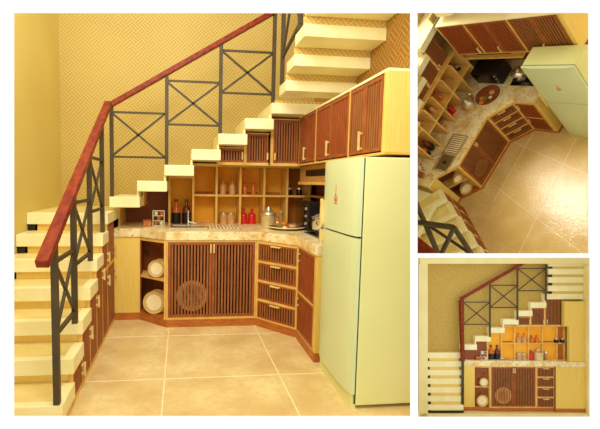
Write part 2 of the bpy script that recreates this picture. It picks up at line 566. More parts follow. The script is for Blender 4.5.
    t.part('plinth', MB().prism([(0.002, YP - 0.004 * c), (X1, YP - 0.004 * c), (X1, YB - 0.002), (0.002, YB - 0.002)], 0, ZP), 'plinth')
    # open angled corner shelf
    A, B = (X1, YP), (X2, 0)
    fr, L = frame_of(A, B)
    t = Thing('corner_shelf_unit', 'open angled corner shelf with dark interior holding plates', 'shelf unit', (X1 + 0.05, YP + 0.1 * c, 0))
    t.part('carcass', MB().prism([(X1 + 0.001, YP + 0.22 * c), (X2 - 0.001, 0.22 * c), (X2 - 0.001, YB - 0.002), (X1 + 0.001, YB - 0.002)], ZP, ZS), 'niche_brown')
    t.part('side_panel', MB().prism([(X2 - 0.02, 0.0), (X2 - 0.001, 0.0), (X2 - 0.001, 0.22 * c), (X2 - 0.02, 0.22 * c)], ZP, ZS), 'trim_yellow')
    t.part('side_panel', MB().prism([(X1 + 0.001, YP), (X1 + 0.012, YP), (X1 + 0.012, YP + 0.22 * c), (X1 + 0.001, YP + 0.22 * c)], ZP, ZS), 'niche_brown')
    pl = [(X1 + 0.001, YP), (X2 - 0.001, 0.0), (X2 - 0.001, 0.22 * c), (X1 + 0.001, YP + 0.22 * c)]
    t.part('plinth', MB().prism([(X1, YP - 0.004 * c), (X2, -0.004 * c), (X2, YB - 0.002), (X1, YB - 0.002)], 0, ZP), 'plinth')
    zm = ZP + (ZD - ZP) * 0.49
    t.part('shelf', MB().prism(pl, ZP, ZP + 0.015), 'plinth')
    t.part('shelf', MB().prism(pl, zm, zm + 0.018), 'trim_yellow')
    t.part('top_rail', MB().prism(pl, ZD - 0.012, ZS), 'trim_yellow')
    # double door unit
    fr, L = frame_of((X2, 0), (X3, 0))
    t = Thing('sink_cabinet', 'base cabinet with two tall louvred doors under the sink', 'cabinet', ((X2 + X3) / 2, 0.1 * c, 0))
    t.part('carcass', MB().box(X2 + 0.001, X3 - 0.001, rec + 0.012 * c, YB - 0.002, ZP, ZS), 'slat_dark')
    t.part('plinth', MB().box(X2, X3, -0.004 * c, YB - 0.002, 0, ZP), 'plinth')
    ff = MB().ob(fr, 0.0, 0.016, 0, rec, ZP, ZS).ob(fr, L - 0.016, L - 0.001, 0, rec, ZP, ZS).ob(fr, 0.016, L - 0.016, 0, rec, ZP, ZP + 0.02).ob(fr, 0.016, L - 0.016, 0, rec, ZD, ZS)
    t.part('face_frame', ff, 'trim_yellow')
    mid = L / 2
    tk = 0.02 * c
    louvre(t, fr, 0.018, mid - 0.002, ZP + 0.022, ZD - 0.002, pitch=0.0285, handle='v', hs=mid - 0.012, hz=ZD - 0.055, hl=0.08, thick=tk)
    louvre(t, fr, mid + 0.002, L - 0.018, ZP + 0.022, ZD - 0.002, pitch=0.0285, handle='v', hs=mid + 0.016, hz=ZD - 0.055, hl=0.08, thick=tk)
    # rattan tray standing behind the left door
    r = p.get('rtray', 0.145)
    M = Matrix.Rotation(PI / 2, 3, 'X')
    cx, cz = X2 + p.get('tray_x', 0.235) , ZP + 0.045 + r + p.get('tray_dz', 0.02)
    tr = Thing('woven_tray', 'round woven rattan tray glimpsed behind the left louvred door', 'tray', (cx, rec * 0.8, cz))
    tr.part('disc', MB().lathe([(0.0, 0.0), (r, 0.0), (r, 0.006 * c), (0.0, 0.006 * c)], (cx, rec * 0.95, cz), 32, M=M), 'rattan')
    ring = MB()
    for rr in (0.97, 0.72, 0.45):
        ring.lathe([(r * rr - 0.008, 0.006 * c), (r * rr, 0.006 * c), (r * rr, 0.012 * c), (r * rr - 0.008, 0.012 * c)], (cx, rec * 0.95, cz), 32, M=M)
    tr.part('rim', ring, 'jar_cream')
    # drawers
    fr, L = frame_of((X3, 0), (X4, YQ))
    t = Thing('drawer_cabinet', 'angled cabinet of four slatted drawers beside the sink unit', 'cabinet', (X3 + 0.1, 0.1 * c, 0))
    n = fr[2]
    def ins(pt, d): return (pt[0] - n[0] * d, pt[1] - n[1] * d)
    t.part('carcass', MB().prism([ins((X3, 0), rec), ins((X4, YQ), rec), (XR - 0.002, YQ + 0.001 * c), (XR - 0.002, YB - 0.002), (X3 + 0.001, YB - 0.002)], ZP, ZS), 'slat_dark')
    t.part('plinth', MB().prism([(X3, -0.004 * c), (X4 - 0.004, YQ), (X4 + 0.1, YQ + 0.0), (X4 + 0.1, YB - 0.01 * c), (X3, YB - 0.01 * c)], 0, ZP), 'plinth')
    ff = MB().ob(fr, 0.0, 0.018, 0, rec, ZP, ZS).ob(fr, L - 0.014, L, 0, rec, ZP, ZS)
    H = (ZD - ZP) / 4
    for k in range(5):
        zz = ZP + k * H
        ff.ob(fr, 0.018, L - 0.014, 0, rec, zz - (0.0 if k == 0 else 0.009), zz + (0.014 if k < 4 else 0) if k < 4 else ZS)
    t.part('face_frame', ff, 'trim_yellow')
    for k in range(4):
        z0_, z1_ = ZP + k * H + 0.016, ZP + (k + 1) * H - 0.011
        louvre(t, fr, 0.02, L - 0.016, z0_, z1_, name='drawer', pitch=0.026, fw=0.014, handle='h', hs=L / 2, hz=z1_ - 0.008, hl=0.1, thick=tk)
    # right base unit
    fr, L = frame_of((X4, YQ), (X4, YR))
    t = Thing('corner_cabinet', 'right base cabinet with two stacked red-brown doors and yellow end panel', 'cabinet', (X4 + 0.1, (YQ + YR) / 2, 0))
    rx = 0.045 if c == 1 else 0.02
    t.part('carcass', MB().box(X4 + rx, XR - 0.002, YR + 0.02 * c, YQ - 0.001 * c, ZP, ZS), 'slat_dark')
    t.part('plinth', MB().box(X4 - 0.004, XR - 0.002, YR - 0.004 * c, YQ - 0.001 * c, 0, ZP), 'plinth')
    t.part('side_panel', MB().box(X4, XR - 0.002, YR, YR + 0.02 * c, ZP, ZS), 'yellow_panel')
    if c == 1:
        eb = p.get('rend', 0.13)
        zmid = ZP + (ZD - ZP) * 0.48
        ff = MB().ob(fr, 0.0, 0.012, 0, rx, ZP, ZS).ob(fr, L - 0.055, L - 0.021, 0, rx, ZP, ZS).ob(fr, 0.012, L - 0.055, 0, rx, ZP, ZP + 0.012).ob(fr, 0.012, L - 0.055, 0, rx, ZD, ZS).ob(fr, 0.012, L - 0.055, 0, rx, zmid - 0.01, zmid + 0.01)
        t.part('face_frame', ff, 'trim_yellow')
        for (z0_, z1_) in ((ZP + 0.014, zmid - 0.012), (zmid + 0.012, ZD - 0.002)):
            louvre(t, fr, 0.014, L - 0.057, z0_, z1_, pitch=0.03, handle='v', hs=0.045, hz=z1_ - 0.07, hl=0.08, mat_slat='slat_solid')
    # countertop
    o_ = 0.012 * c
    ct = MB().prism([(0.002, YP - o_), (X1, YP - o_), (X2, -o_), (X3 + 0.004, -o_), (X4 - 0.012, YQ - 0.004 * c), (X4 - 0.012, YR - 0.002 * c), (XR - 0.003, YR - 0.002 * c), (XR - 0.003, YB - 0.003 * c), (0.002, YB - 0.003 * c)], ZS + 0.0015, ZC - 0.0005)
    single('countertop', ct, 'stone_top', 'speckled cream stone worktop following the angled cabinets', 'countertop', (X2, YB - 0.1 * c, ZS), bevel=0.005 * c)

    # ---- open shelving on the worktop
    xb = p['xb']                       # eight dividers from 0.5 to 2.0
    su = Thing('shelf_unit', 'amber open pigeonhole shelving standing on the worktop', 'shelf unit', (xb[0], YB - 0.05 * c, ZC))
    ybk = YB - 0.012 * c
    zmid = p['zmid']
    ztopi = ZW0 - 0.03
    dw = 0.011
    def under(x):                       # underside of the tread above x
        k = int(math.floor((x - X8) / run2))
        return z8 + min(k, 6) * rise2 - th2
    b2top = z8 + 2 * rise2 - th2 - 0.02
    su.part('back_panel', MB().box(xb[0], xb[1], ybk - 0.006 * c, ybk, ZC, b2top), 'amber')
    su.part('back_panel', MB().box(xb[1], xb[5], ybk - 0.006 * c, ybk, ZC, ztopi), 'amber')
    su.part('back_panel', MB().box(xb[5], xb[6], ybk - 0.006 * c, ybk, ZC, ztopi), 'amber_dark', label='darker brown back panel')
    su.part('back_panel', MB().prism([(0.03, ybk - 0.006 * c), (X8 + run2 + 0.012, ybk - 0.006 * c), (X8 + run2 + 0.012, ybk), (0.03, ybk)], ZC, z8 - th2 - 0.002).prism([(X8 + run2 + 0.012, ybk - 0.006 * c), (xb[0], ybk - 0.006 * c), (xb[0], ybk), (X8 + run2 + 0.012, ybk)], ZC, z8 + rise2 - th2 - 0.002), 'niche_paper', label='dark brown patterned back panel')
    for i, x in enumerate(xb):
        zt = b2top if i == 0 else (ztopi)
        if i == 7: continue
        su.part('divider', MB().box(x - dw, x + dw, YS, ybk - 0.006 * c, ZC, zt), 'trim_yellow')
    su.part('divider', MB().box(0.012, 0.03, YS * 0.6 + YT * 0.4, ybk, ZC, z8 - th2), 'trim_yellow')
    su.part('divider', MB().box(xb[0] - 0.25 - 0.008, xb[0] - 0.25 + 0.008, YS * 0.6 + YT * 0.4, ybk, z8 - th2, z8 + rise2 - th2), 'trim_yellow')
    su.part('shelf', MB().box(xb[0] - dw, xb[1] - dw, YS, ybk - 0.006 * c, b2top, b2top + 0.02), 'trim_yellow')
    for i in range(1, 6):
        su.part('shelf', MB().box(xb[i] + dw, xb[i + 1] - dw, YS, ybk - 0.006 * c, zmid - 0.01, zmid + 0.01), 'trim_yellow')
        su.part('trim_strip', MB().box(xb[i] + dw + 0.01, xb[i + 1] - dw - 0.01, ybk - 0.02 * c, ybk - 0.008 * c, zmid + 0.012, zmid + 0.035), 'amber_dark')
    su.part('shelf', MB().box(xb[1] - dw, p.get('xtop', XR - 0.005), YS * 0.5 + YU * 0.5, ybk - 0.006 * c, ztopi, ZW0 - 0.003), 'trim_yellow')
    # ---- stepped wall cabinets under the stairs
    for i, (xa, xz, zt, lab) in enumerate(p['ucab']):
        t = Thing('stepped_cabinet', lab, 'cabinet', ((xa + xz) / 2, YU + 0.05 * c, ZW0), 'stepped louvred cabinets under the upper treads')
        t.part('carcass', MB().box(xa - 0.015, xz + 0.008, YU + 0.03 * c, YB - 0.014 * c, ZW0, zt + 0.012), 'slat_dark')
        ff = MB().box(xa - 0.028, xa - 0.0, YU, YU + 0.03 * c, ZW0 - 0.02, zt + 0.012).box(xa, xz + 0.006, YU, YU + 0.03 * c, ZW0 - 0.02, ZW0 + 0.008).box(xa, xz + 0.006, YU, YU + 0.03 * c, zt, zt + 0.012)
        t.part('face_frame', ff, 'trim_yellow')
        fr, L = frame_of((xa + 0.002, YU), (xz, YU))
        louvre(t, fr, 0.0, L, ZW0 + 0.01, zt - 0.002, pitch=0.026, fw=0.018, handle='v', hs=(L - 0.01 if i < 2 else 0.01), hz=ZW0 + 0.07, hl=0.07, thick=0.02 * c)
    # ---- right wall cabinets
    if c == 1:
        for i, (ya, yb, doors, lab) in enumerate(p['wcab']):
            fr, L = frame_of((XW, ya), (XW, yb))
            t = Thing('wall_cabinet', lab, 'cabinet', (XW + 0.1, (ya + yb) / 2, ZW0), 'hanging cabinets on the right wall')
            last = i == len(p['wcab']) - 1
            t.part('carcass', MB().box(XW + 0.03, XR - 0.002, yb + (0.03 if last else 0.001), ya - 0.001, ZW0 + 0.002, ZW1), 'slat_dark')
            if last:
                t.part('side_panel', MB().box(XW, XR - 0.002, yb, yb + 0.03, ZW0, ZW1), 'yellow_panel')
            t.part('top_panel', MB().box(XW, XR - 0.002, yb, ya - 0.001, ZW1 + 0.0005, ZW1 + 0.016), 'cream')
            t.part('bottom_panel', MB().box(XW, XR - 0.002, yb, ya - 0.001, ZW0 - 0.014, ZW0), 'trim_yellow')
            ff = MB().ob(fr, 0, 0.02, 0, 0.03, ZW0, ZW1)
            if last: ff.ob(fr, L - 0.044, L - 0.031, 0, 0.0299, ZW0, ZW1)
            t.part('face_frame', ff, 'trim_yellow')
            W = (L - 0.022 - (0.045 if last else 0)) / doors
            for d in range(doors):
                s0 = 0.021 + d * W
                hs = s0 + W - 0.03 if d == 0 else s0 + 0.03
                if doors == 2 and d == 1:
                    hs = s0 + 0.03
                louvre(t, fr, s0, s0 + W - 0.003, ZW0 + 0.01, ZW1 - 0.008, pitch=0.032, handle='v' if (doors == 1 or d == 0) else None, hs=hs, hz=ZW0 + 0.09, hl=0.12, mat_slat='slat_solid' if i < 2 else 'slat_wood')
    # ---- range hood, oven, hob
    if c == 1:
        hy0, hy1 = p['hood']
        hx = p.get('hoodx', XW + 0.06)
        t = Thing('range_hood', 'bronze slim range hood under the right wall cabinets', 'range hood', (XR - 0.1, hy1, ZW0 - 0.2))
        t.part('body', MB().box(hx, XR - 0.002, hy0, hy1, ZW0 - 0.17, ZW0 - 0.02), 'hood_brown')
        t.part('grille', MB().box(hx - 0.004, hx, hy0 + 0.12, hy1 - 0.2, ZW0 - 0.12, ZW0 - 0.06), 'black')
        t.part('lip', MB().box(hx - 0.02, XR - 0.002, hy0, hy1, ZW0 - 0.20, ZW0 - 0.172), 'trim_yellow')
        t = Thing('wall_shelf', 'dark recessed shelf panel below the range hood', 'shelf', (XR - 0.05, hy1, p['zmid']))
        t.part('back_panel', MB().box(XR - 0.02, XR - 0.003, YR + 0.3, YB - 0.02, ZC + 0.002, ZW0 - 0.205), 'niche_brown')
        t.part('shelf', MB().box(XR - 0.16, XR - 0.02, hy0 + 0.1, YB - 0.02, p['zmid'], p['zmid'] + 0.02), 'hood_brown')
        ox, oy = p['oven']
        t = Thing('countertop_oven', 'small black oven with knobs standing in the worktop corner', 'oven', (ox + 0.1, oy + 0.2, ZC))
        t.part('body', MB().box(ox, ox + 0.24, oy, oy + 0.4, ZC + 0.01, ZC + 0.27), 'black', bevel=0.006)
        for q in range(3):
            kb = MB().lathe([(0, 0), (0.014, 0), (0.012, 0.014), (0, 0.014)], (ox, oy + 0.05, ZC + 0.07 + 0.07 * q), 12, M=Matrix.Rotation(-PI / 2, 3, 'Y'))
            t.part('knob', kb, 'chrome')
        t.part('door', MB().box(ox - 0.008, ox, oy + 0.10, oy + 0.38, ZC + 0.03, ZC + 0.24), 'black_gloss')
        sx, sy = p['hob']
        t = Thing('gas_hob', 'black glass hob set in the worktop before the refrigerator', 'hob', (sx + 0.12, sy, ZC))
        t.part('glass_plate', MB().box(sx, sx + 0.26, sy - 0.24, sy + 0.22, ZC + 0.0005, ZC + 0.012), 'black_gloss')
        for dy in (-0.12, 0.11):
            t.part('burner', MB().lathe([(0, 0.012), (0.06, 0.012), (0.055, 0.026), (0, 0.026)], (sx + 0.13, sy + dy, ZC), 18), 'steel_dark', smooth=True)
            g_ = MB()
            for q in range(4):
                a_ = PI / 4 + q * PI / 2
                g_.bar((sx + 0.13 + 0.03 * math.cos(a_), sy + dy + 0.03 * math.sin(a_), ZC + 0.03), (sx + 0.13 + 0.09 * math.cos(a_), sy + dy + 0.09 * math.sin(a_), ZC + 0.03), 0.008)
            t.part('pan_support', g_, 'black')
        kx, ky = sx + 0.13, sy + 0.11
        t = Thing('stock_pot', 'shiny steel two-handled pot standing on the hob', 'pot', (kx, ky, ZC + 0.035))
        R_ = p.get('potr', 0.095)
        t.part('body', MB().lathe([(0, 0), (R_ * 0.9, 0), (R_, 0.02), (R_, 0.11), (R_ * 1.05, 0.115), (R_ * 1.05, 0.12), (0, 0.12)], (kx, ky, ZC + 0.035), 24), 'chrome', smooth=True)
        t.part('lid', MB().lathe([(0, 0.12), (R_ * 0.98, 0.12), (R_ * 0.6, 0.145), (0.015, 0.152), (0.018, 0.175), (0, 0.175)], (kx, ky, ZC + 0.035), 24), 'chrome', smooth=True)
        t.part('handle', MB().box(kx - R_ - 0.035, kx - R_, ky - 0.03, ky + 0.03, ZC + 0.12, ZC + 0.132), 'black')
        t.part('handle', MB().box(kx + R_, kx + R_ + 0.03, ky - 0.03, ky + 0.03, ZC + 0.12, ZC + 0.132), 'black')
        kx, ky = sx + 0.13, sy - 0.12
        t = Thing('kettle', 'cream and gold kettle on the front burner of the hob', 'kettle', (kx, ky, ZC + 0.035))
        t.part('body', MB().lathe([(0, 0), (0.075, 0), (0.08, 0.03), (0.06, 0.08), (0.03, 0.1), (0, 0.1)], (kx, ky, ZC + 0.035), 20), 'porcelain', smooth=True)
        t.part('spout', MB().tube([(kx - 0.05, ky, ZC + 0.075), (kx - 0.085, ky, ZC + 0.10), (kx - 0.10, ky, ZC + 0.13)], 0.011, 8), 'porcelain_rim', smooth=True)
        t.part('handle', MB().tube([(kx, ky - 0.06, ZC + 0.10), (kx, ky - 0.045, ZC + 0.17), (kx, ky + 0.045, ZC + 0.17), (kx, ky + 0.06, ZC + 0.10)], 0.007, 8), 'black', smooth=True)
    # ---- refrigerator
    if p.get('fridge', True):
        XF, YF0, YF, ZF, ZFs = p['XF'], p['YF0'], p['YF'], p['ZF'], p['ZFs']
        xb_ = p.get('XFb', XR - 0.01)
        t = Thing('refrigerator', 'tall pale green two-door refrigerator with its doors facing the sink side', 'refrigerator', ((XF + xb_) / 2, (YF0 + YF) / 2, 0))
        t.part('body', MB().box(XF + 0.045, xb_, YF, YF0, 0.02, ZF), 'fridge_side', bevel=0.008, label='yellow-green body')
        t.part('seal', MB().box(XF + 0.037, XF + 0.046, YF + 0.004, YF0 - 0.004, 0.03, ZF - 0.004), 'fridge_seam')
        def fdoor(z0_, z1_):
            # the front bulges a little towards its middle
            nseg = 10
            pts = []
            for q in range(nseg + 1):
                a_ = q / nseg
                bulge = 0.018 * (1 - (2 * a_ - 1) ** 4)
                pts.append((XF + 0.016 - bulge, YF0 + (YF - YF0) * a_))
            pts += [(XF + 0.037, YF), (XF + 0.037, YF0)]
            m_ = MB()
            m_.prism(pts, z0_, z1_)
            return m_
        d1 = t.part('freezer_door', fdoor(ZFs + 0.006, ZF - 0.001), 'fridge_front')
        d2 = t.part('door', fdoor(0.09, ZFs - 0.006), 'fridge_front')
        t.part('kickplate', MB().box(XF + 0.02, XF + 0.05, YF + 0.01, YF0 - 0.01, 0.0, 0.082), 'fridge_side')
        hy = YF0 - 0.012
        def fh(z0_, z1_):
            return MB().box(XF - 0.014, XF + 0.002, hy - 0.011, hy + 0.011, z0_, z1_).box(XF + 0.002, XF + 0.016, hy - 0.009, hy + 0.009, z0_ + 0.01, z1_ - 0.01)
        t.part('handle', fh(ZFs + 0.015, ZFs + 0.2), 'handle_brass', d1)
        t.part('handle', fh(ZFs - 0.10, ZFs - 0.012), 'handle_brass', d2)
        # emblem on the freezer door: slim vase-shaped sticker
        ey, ez = p['emblem']
        em = MB()
        for (dy, dz, w_, h_) in ((0, 0.0, 0.044, 0.007), (0, 0.012, 0.026, 0.022), (0, 0.038, 0.016, 0.03), (0, 0.072, 0.005, 0.05), (-0.022, 0.016, 0.005, 0.036), (0.020, 0.02, 0.005, 0.028)):
            em.box(XF - 0.004, XF - 0.0015, ey + dy - w_ / 2, ey + dy + w_ / 2, ez + dz, ez + dz + h_)
        t.part('emblem', em, 'emblem_red', d1, label='small reddish vase-shaped emblem')

    # ---- things on the worktop and shelves
    cz = lambda i: (xb[i] + xb[i + 1]) / 2
    yy = YS + (YB - YS) * 0.45 - 0.02 * c
    sc_ = p.get('item', 1.0)
    if p.get('items', True):
        q = [('left', -0.055), ('right', 0.055)]
        for nm, dx in q:
            bottle('oil_bottle', nm + ' of two dark-based reddish bottles behind the sink', 'bottle', (cz(0) + dx, yy, ZC), 0.26 * sc_, 0.043, 'amber_glass' if nm == 'left' else 'brown_glass', 'brown_glass', 'bottles behind the sink', 'black', 0.45)
        for nm, dx in q:
            jar('ceramic_jar', nm + ' of two tan lidded jars in the lower pigeonhole', 'jar', (cz(2) + dx * 0.75, yy, ZC), 0.135 * sc_, 0.042, 'jar_cream', 'steel', 'tan jars in the lower pigeonhole')
        for nm, dx in q:
            bottle('red_bottle', nm + ' of two bright red bottles in the lower pigeonhole', 'bottle', (cz(3) - 0.03 + dx * 0.85, yy, ZC), 0.165 * sc_, 0.042, 'red_glass', 'red_glass', 'red bottles in the lower pigeonhole')
        for nm, dx in q:
            bottle('glass_bottle', nm + ' of two amber bottles in the upper left pigeonhole', 'bottle', (cz(2) + dx * 0.9, yy, zmid + 0.0105), 0.16 * sc_, 0.034, 'jar_cream', 'amber_glass', 'amber bottles in the upper left pigeonhole')
        for nm, dx in q:
            bottle('glass_bottle', nm + ' of two orange-capped bottles in the next upper pigeonhole', 'bottle', (cz(3) - 0.02 + dx * 0.85, yy, zmid + 0.0105), 0.13 * sc_, 0.028, 'amber_glass', 'red_glass', 'small bottles in the upper middle pigeonhole')
        for nm, dx in q:
            jar('black_cup', nm + ' of two black cups in the upper right pigeonhole', 'cup', (cz(5) - 0.02 + dx, yy - 0.0, zmid + 0.0105), 0.085 * sc_, 0.032, 'black', 'chrome', 'black cups in the upper right pigeonhole')
        # lidded canister
        cxn, cyn = p['canister']
        t = Thing('canister', 'large lidded steel canister standing at the right of the shelves', 'canister', (cxn, cyn, ZC))
        t.part('body', MB().lathe([(0, 0), (0.07, 0), (0.075, 0.01), (0.075, 0.12 * sc_), (0.08, 0.125 * sc_), (0, 0.125 * sc_)], (cxn, cyn, ZC), 24), 'canister', smooth=True)
        t.part('lid', MB().lathe([(0, 0.126 * sc_), (0.086, 0.126 * sc_), (0.08, 0.145 * sc_), (0.03, 0.165 * sc_), (0.026, 0.185 * sc_), (0.018, 0.2 * sc_), (0, 0.205 * sc_)], (cxn, cyn, ZC), 24), 'steel', smooth=True)
        t.part('handle', MB().tube([(cxn + 0.075, cyn, ZC + 0.03), (cxn + 0.105, cyn, ZC + 0.05), (cxn + 0.105, cyn, ZC + 0.09), (cxn + 0.075, cyn, ZC + 0.105)], 0.006, 8), 'steel', smooth=True)
        ux, uy = cxn + 0.14, cyn + 0.03 * c
        t = Thing('pepper_mill', 'slim dark pepper mill next to the steel canister', 'pepper mill', (ux, uy, ZC))
        t.part('body', MB().lathe([(0, 0), (0.024, 0), (0.018, 0.05), (0.02, 0.11 * sc_), (0, 0.11 * sc_)], (ux, uy, ZC), 16), 'hood_brown', smooth=True)
        t.part('head', MB().lathe([(0, 0.111 * sc_), (0.018, 0.111 * sc_), (0.022, 0.14 * sc_), (0.008, 0.16 * sc_), (0, 0.16 * sc_)], (ux, uy, ZC), 16), 'chrome', smooth=True)
        for kq, (dx, dy) in enumerate(((0.07, -0.15), (0.135, -0.12))):
            fx, fy = cxn + dx, cyn + dy * c
            if c < 1: continue
            single('orange', MB().lathe([(0, 0), (0.018, 0.003), (0.032, 0.018), (0.034, 0.03), (0.028, 0.048), (0.012, 0.058), (0, 0.059)], (fx, fy, ZC), 16), 'orange_fruit', ('orange lying just before the steel canister', 'orange lying nearer the platter beside the canister')[kq], 'fruit', (fx, fy, ZC), 'oranges beside the canister', smooth=True)
        # platter with food
        tx, ty = p['platter']
        pr = p.get('plr', 0.185)
        if c == 1:
            t = Thing('platter', 'large round cream platter set with food on the worktop corner', 'platter', (tx, ty, ZC))
            t.part('dish', MB().lathe([(0, 0.001), (pr * 0.55, 0.001), (pr, 0.024), (pr * 0.98, 0.03), (pr * 0.6, 0.009), (0, 0.009)], (tx, ty, ZC), 32), 'porcelain', smooth=True)
            t.part('rim_band', MB().lathe([(pr * 0.8, 0.0195), (pr * 0.93, 0.0275), (pr * 0.93, 0.029), (pr * 0.8, 0.021)], (tx, ty, ZC), 32), 'niche_brown', smooth=True)
            for nm, dx, dy, rr, mt in (('tomato', 0.03, 0.06, 0.03, 'food_red'), ('lettuce', -0.06, 0.02, 0.04, 'food_green'), ('bread_roll', 0.05, -0.04, 0.042, 'jar_cream'), ('egg', -0.03, -0.06, 0.026, 'porcelain')):
                single(nm, MB().lathe([(0, 0), (rr * 0.8, 0.004), (rr, rr * 0.45), (rr * 0.7, rr * 0.9), (0, rr)], (tx + dx, ty + dy, ZC + 0.0095), 14), mt, {'tomato': 'red tomato', 'lettuce': 'green lettuce heap', 'bread_roll': 'tan bread roll', 'egg': 'pale boiled egg'}[nm] + ' lying on the round platter', 'food', (tx + dx, ty + dy, ZC + 0.0095), smooth=True)
        # sink
        s0x, s1x, s0y, s1y = p['sink']
        zt = ZC + 0.001
        t = Thing('sink', 'dark steel sink basin let into the worktop', 'sink', ((s0x + s1x) / 2, (s0y + s1y) / 2, ZC))
        rim = MB().box(s0x, s1x, s0y, s0y + 0.025 * c, zt, zt + 0.014).box(s0x, s1x, s1y - 0.025 * c, s1y, zt, zt + 0.014).box(s0x, s0x + 0.025, s0y + 0.025 * c, s1y - 0.025 * c, zt, zt + 0.014).box(s1x - 0.025, s1x, s0y + 0.025 * c, s1y - 0.025 * c, zt, zt + 0.014)
        t.part('rim', rim, 'steel')
        t.part('basin', MB().box(s0x + 0.025, s1x - 0.025, s0y + 0.025 * c, s1y - 0.025 * c, zt, zt + 0.004), 'steel_dark')
        t.part('drain', MB().lathe([(0, 0.005), (0.03 * c, 0.005), (0.03 * c, 0.007), (0, 0.007)], ((s0x + s1x) / 2, (s0y + s1y) / 2, ZC), 14), 'black')
        t = Thing('drainer', 'ribbed pale metal drainer board right of the sink', 'drainer', (s1x + 0.15, (s0y + s1y) / 2, ZC))
        dr = MB().box(s1x + 0.01, s1x + 0.33, s0y, s1y, zt, zt + 0.006)
        t.part('board', dr, 'steel')
        rb = MB()
        for k in range(9):
            a_ = s1x + 0.03 + k * 0.033
            rb.box(a_, a_ + 0.013, s0y + 0.03 * c, s1y - 0.03 * c, zt + 0.006, zt + 0.011)
        t.part('ribs', rb, 'porcelain')
        fx, fy = p['faucet']
        t = Thing('faucet', 'slim upright chrome tap with a short spout behind the sink', 'tap', (fx, fy, ZC))
        t.part('column', MB().lathe([(0, 0), (0.016, 0), (0.01, 0.01), (0.008, 0.15), (0, 0.155)], (fx, fy, ZC), 12), 'chrome', smooth=True)
        t.part('spout', MB().tube([(fx, fy, ZC + 0.035), (fx + 0.04, fy - 0.03 * c, ZC + 0.03), (fx + 0.075, fy - 0.07 * c, ZC + 0.026)], 0.008, 8), 'white_enamel', smooth=True)
        # small rack in the left niche
        nx, ny = p['niche']
        t = Thing('wooden_box', 'small brown wooden box in the dark left niche', 'box', (nx, ny, ZC))
        t.part('body', MB().box(nx - 0.04, nx + 0.035, ny - 0.04 * c, ny + 0.04 * c, ZC + 0.0005, ZC + 0.055), 'wood_box')
        t.part('lid', MB().box(nx - 0.043, nx + 0.038, ny - 0.043 * c, ny + 0.043 * c, ZC + 0.056, ZC + 0.066), 'slat_wood')
        rx_, ry_ = nx + 0.105, ny + 0.02 * c
        t = Thing('cup_rack', 'white wire rack holding cups beside the wooden box', 'rack', (rx_, ry_, ZC))
        r_ = MB()
        for dx in (-0.055, 0.055):
            r_.bar((rx_ + dx, ry_ - 0.03 * c, ZC), (rx_ + dx, ry_ - 0.03 * c, ZC + 0.16), 0.006, 0.006 * c)
        for dz in (0.005, 0.055, 0.105, 0.155):
            r_.bar((rx_ - 0.055, ry_ - 0.03 * c, ZC + dz), (rx_ + 0.055, ry_ - 0.03 * c, ZC + dz), 0.006, 0.006)
        t.part('wire_frame', r_, 'white_enamel')
        for k, (dx, dz) in enumerate(((-0.028, 0.01), (0.026, 0.01), (0.0, 0.06), (-0.026, 0.11), (0.028, 0.11))):
            lab = ('left cup on the bottom', 'right cup on the bottom', 'single cup on the middle', 'left cup on the top', 'right cup on the top')[k]
            single('cup', MB().lathe([(0, 0), (0.016, 0), (0.022, 0.035), (0, 0.035)], (rx_ + dx, ry_, ZC + dz), 12), 'porcelain' if k % 2 else 'wood_box', lab + ' of the wire rack', 'cup', (rx_ + dx, ry_, ZC + dz), 'cups on the wire rack', smooth=True)
        # plates in the corner shelf
        fr, L = frame_of((X1, YP), (X2, 0))
        yaw = -0.25 if c == 1 else 0.0
        def inn(s, d):
            return (fr[0][0] + fr[1][0] * s - fr[2][0] * d, fr[0][1] + fr[1][1] * s - fr[2][1] * d)
        for (zz, r_, s_, lab) in ((zm + 0.018, p.get('pr1', 0.080), 0.55, 'small cream plate standing on the upper corner shelf'), (ZP + 0.015, p.get('pr2', 0.106), 0.46, 'large cream plate standing on the lower corner shelf')):
            a_ = inn(L * s_, 0.035)
            if c < 1: a_ = (X1 + (X2 - X1) * s_, YP * (1 - s_) + 0.03 * c)
            plate('plate', lab, (a_[0], a_[1], zz + 0.001), r_, 0.12 if c == 1 else 0.02, yaw, 'porcelain', 'porcelain_rim')
            if c == 1:
                a_ = inn(L * s_ + 0.012, 0.075)
                plate('plate', lab.replace('cream plate standing on', 'back plate on'), (a_[0], a_[1], zz + 0.001), r_ * 1.06, 0.14, yaw, 'porcelain', 'porcelain_rim')

# ------------------------------------------------------------------ camera
CAM = (-0.1091, -0.0810, -0.0148, 0.6288, -3.5853, 1.3281)
def camframe(c):
    yaw, pitch, roll, tx, ty, tz = c
    R = Matrix.Rotation(yaw, 4, 'Z') @ Matrix.Rotation(pitch, 4, 'X') @ Matrix.Rotation(roll, 4, 'Y')
    return Matrix.Translation((tx, ty, tz)) @ R
C1 = camframe(CAM)
FPX, PX, PY = 400.0, 225.0, 214.5
cd = bpy.data.cameras.new('camera')
cam = bpy.data.objects.new('camera', cd)
COL.objects.link(cam)
cam.matrix_world = C1 @ Matrix.Rotation(PI / 2, 4, 'X')
cd.sensor_width = 36.0
cd.sensor_fit = 'HORIZONTAL'
cd.lens = 36.0 * FPX / 600.0
cd.shift_x = (300.0 - PX) / 600.0
cd.shift_y = 0.0
cd.clip_start = 0.02
scene.camera = cam
bpy.context.view_layer.update()

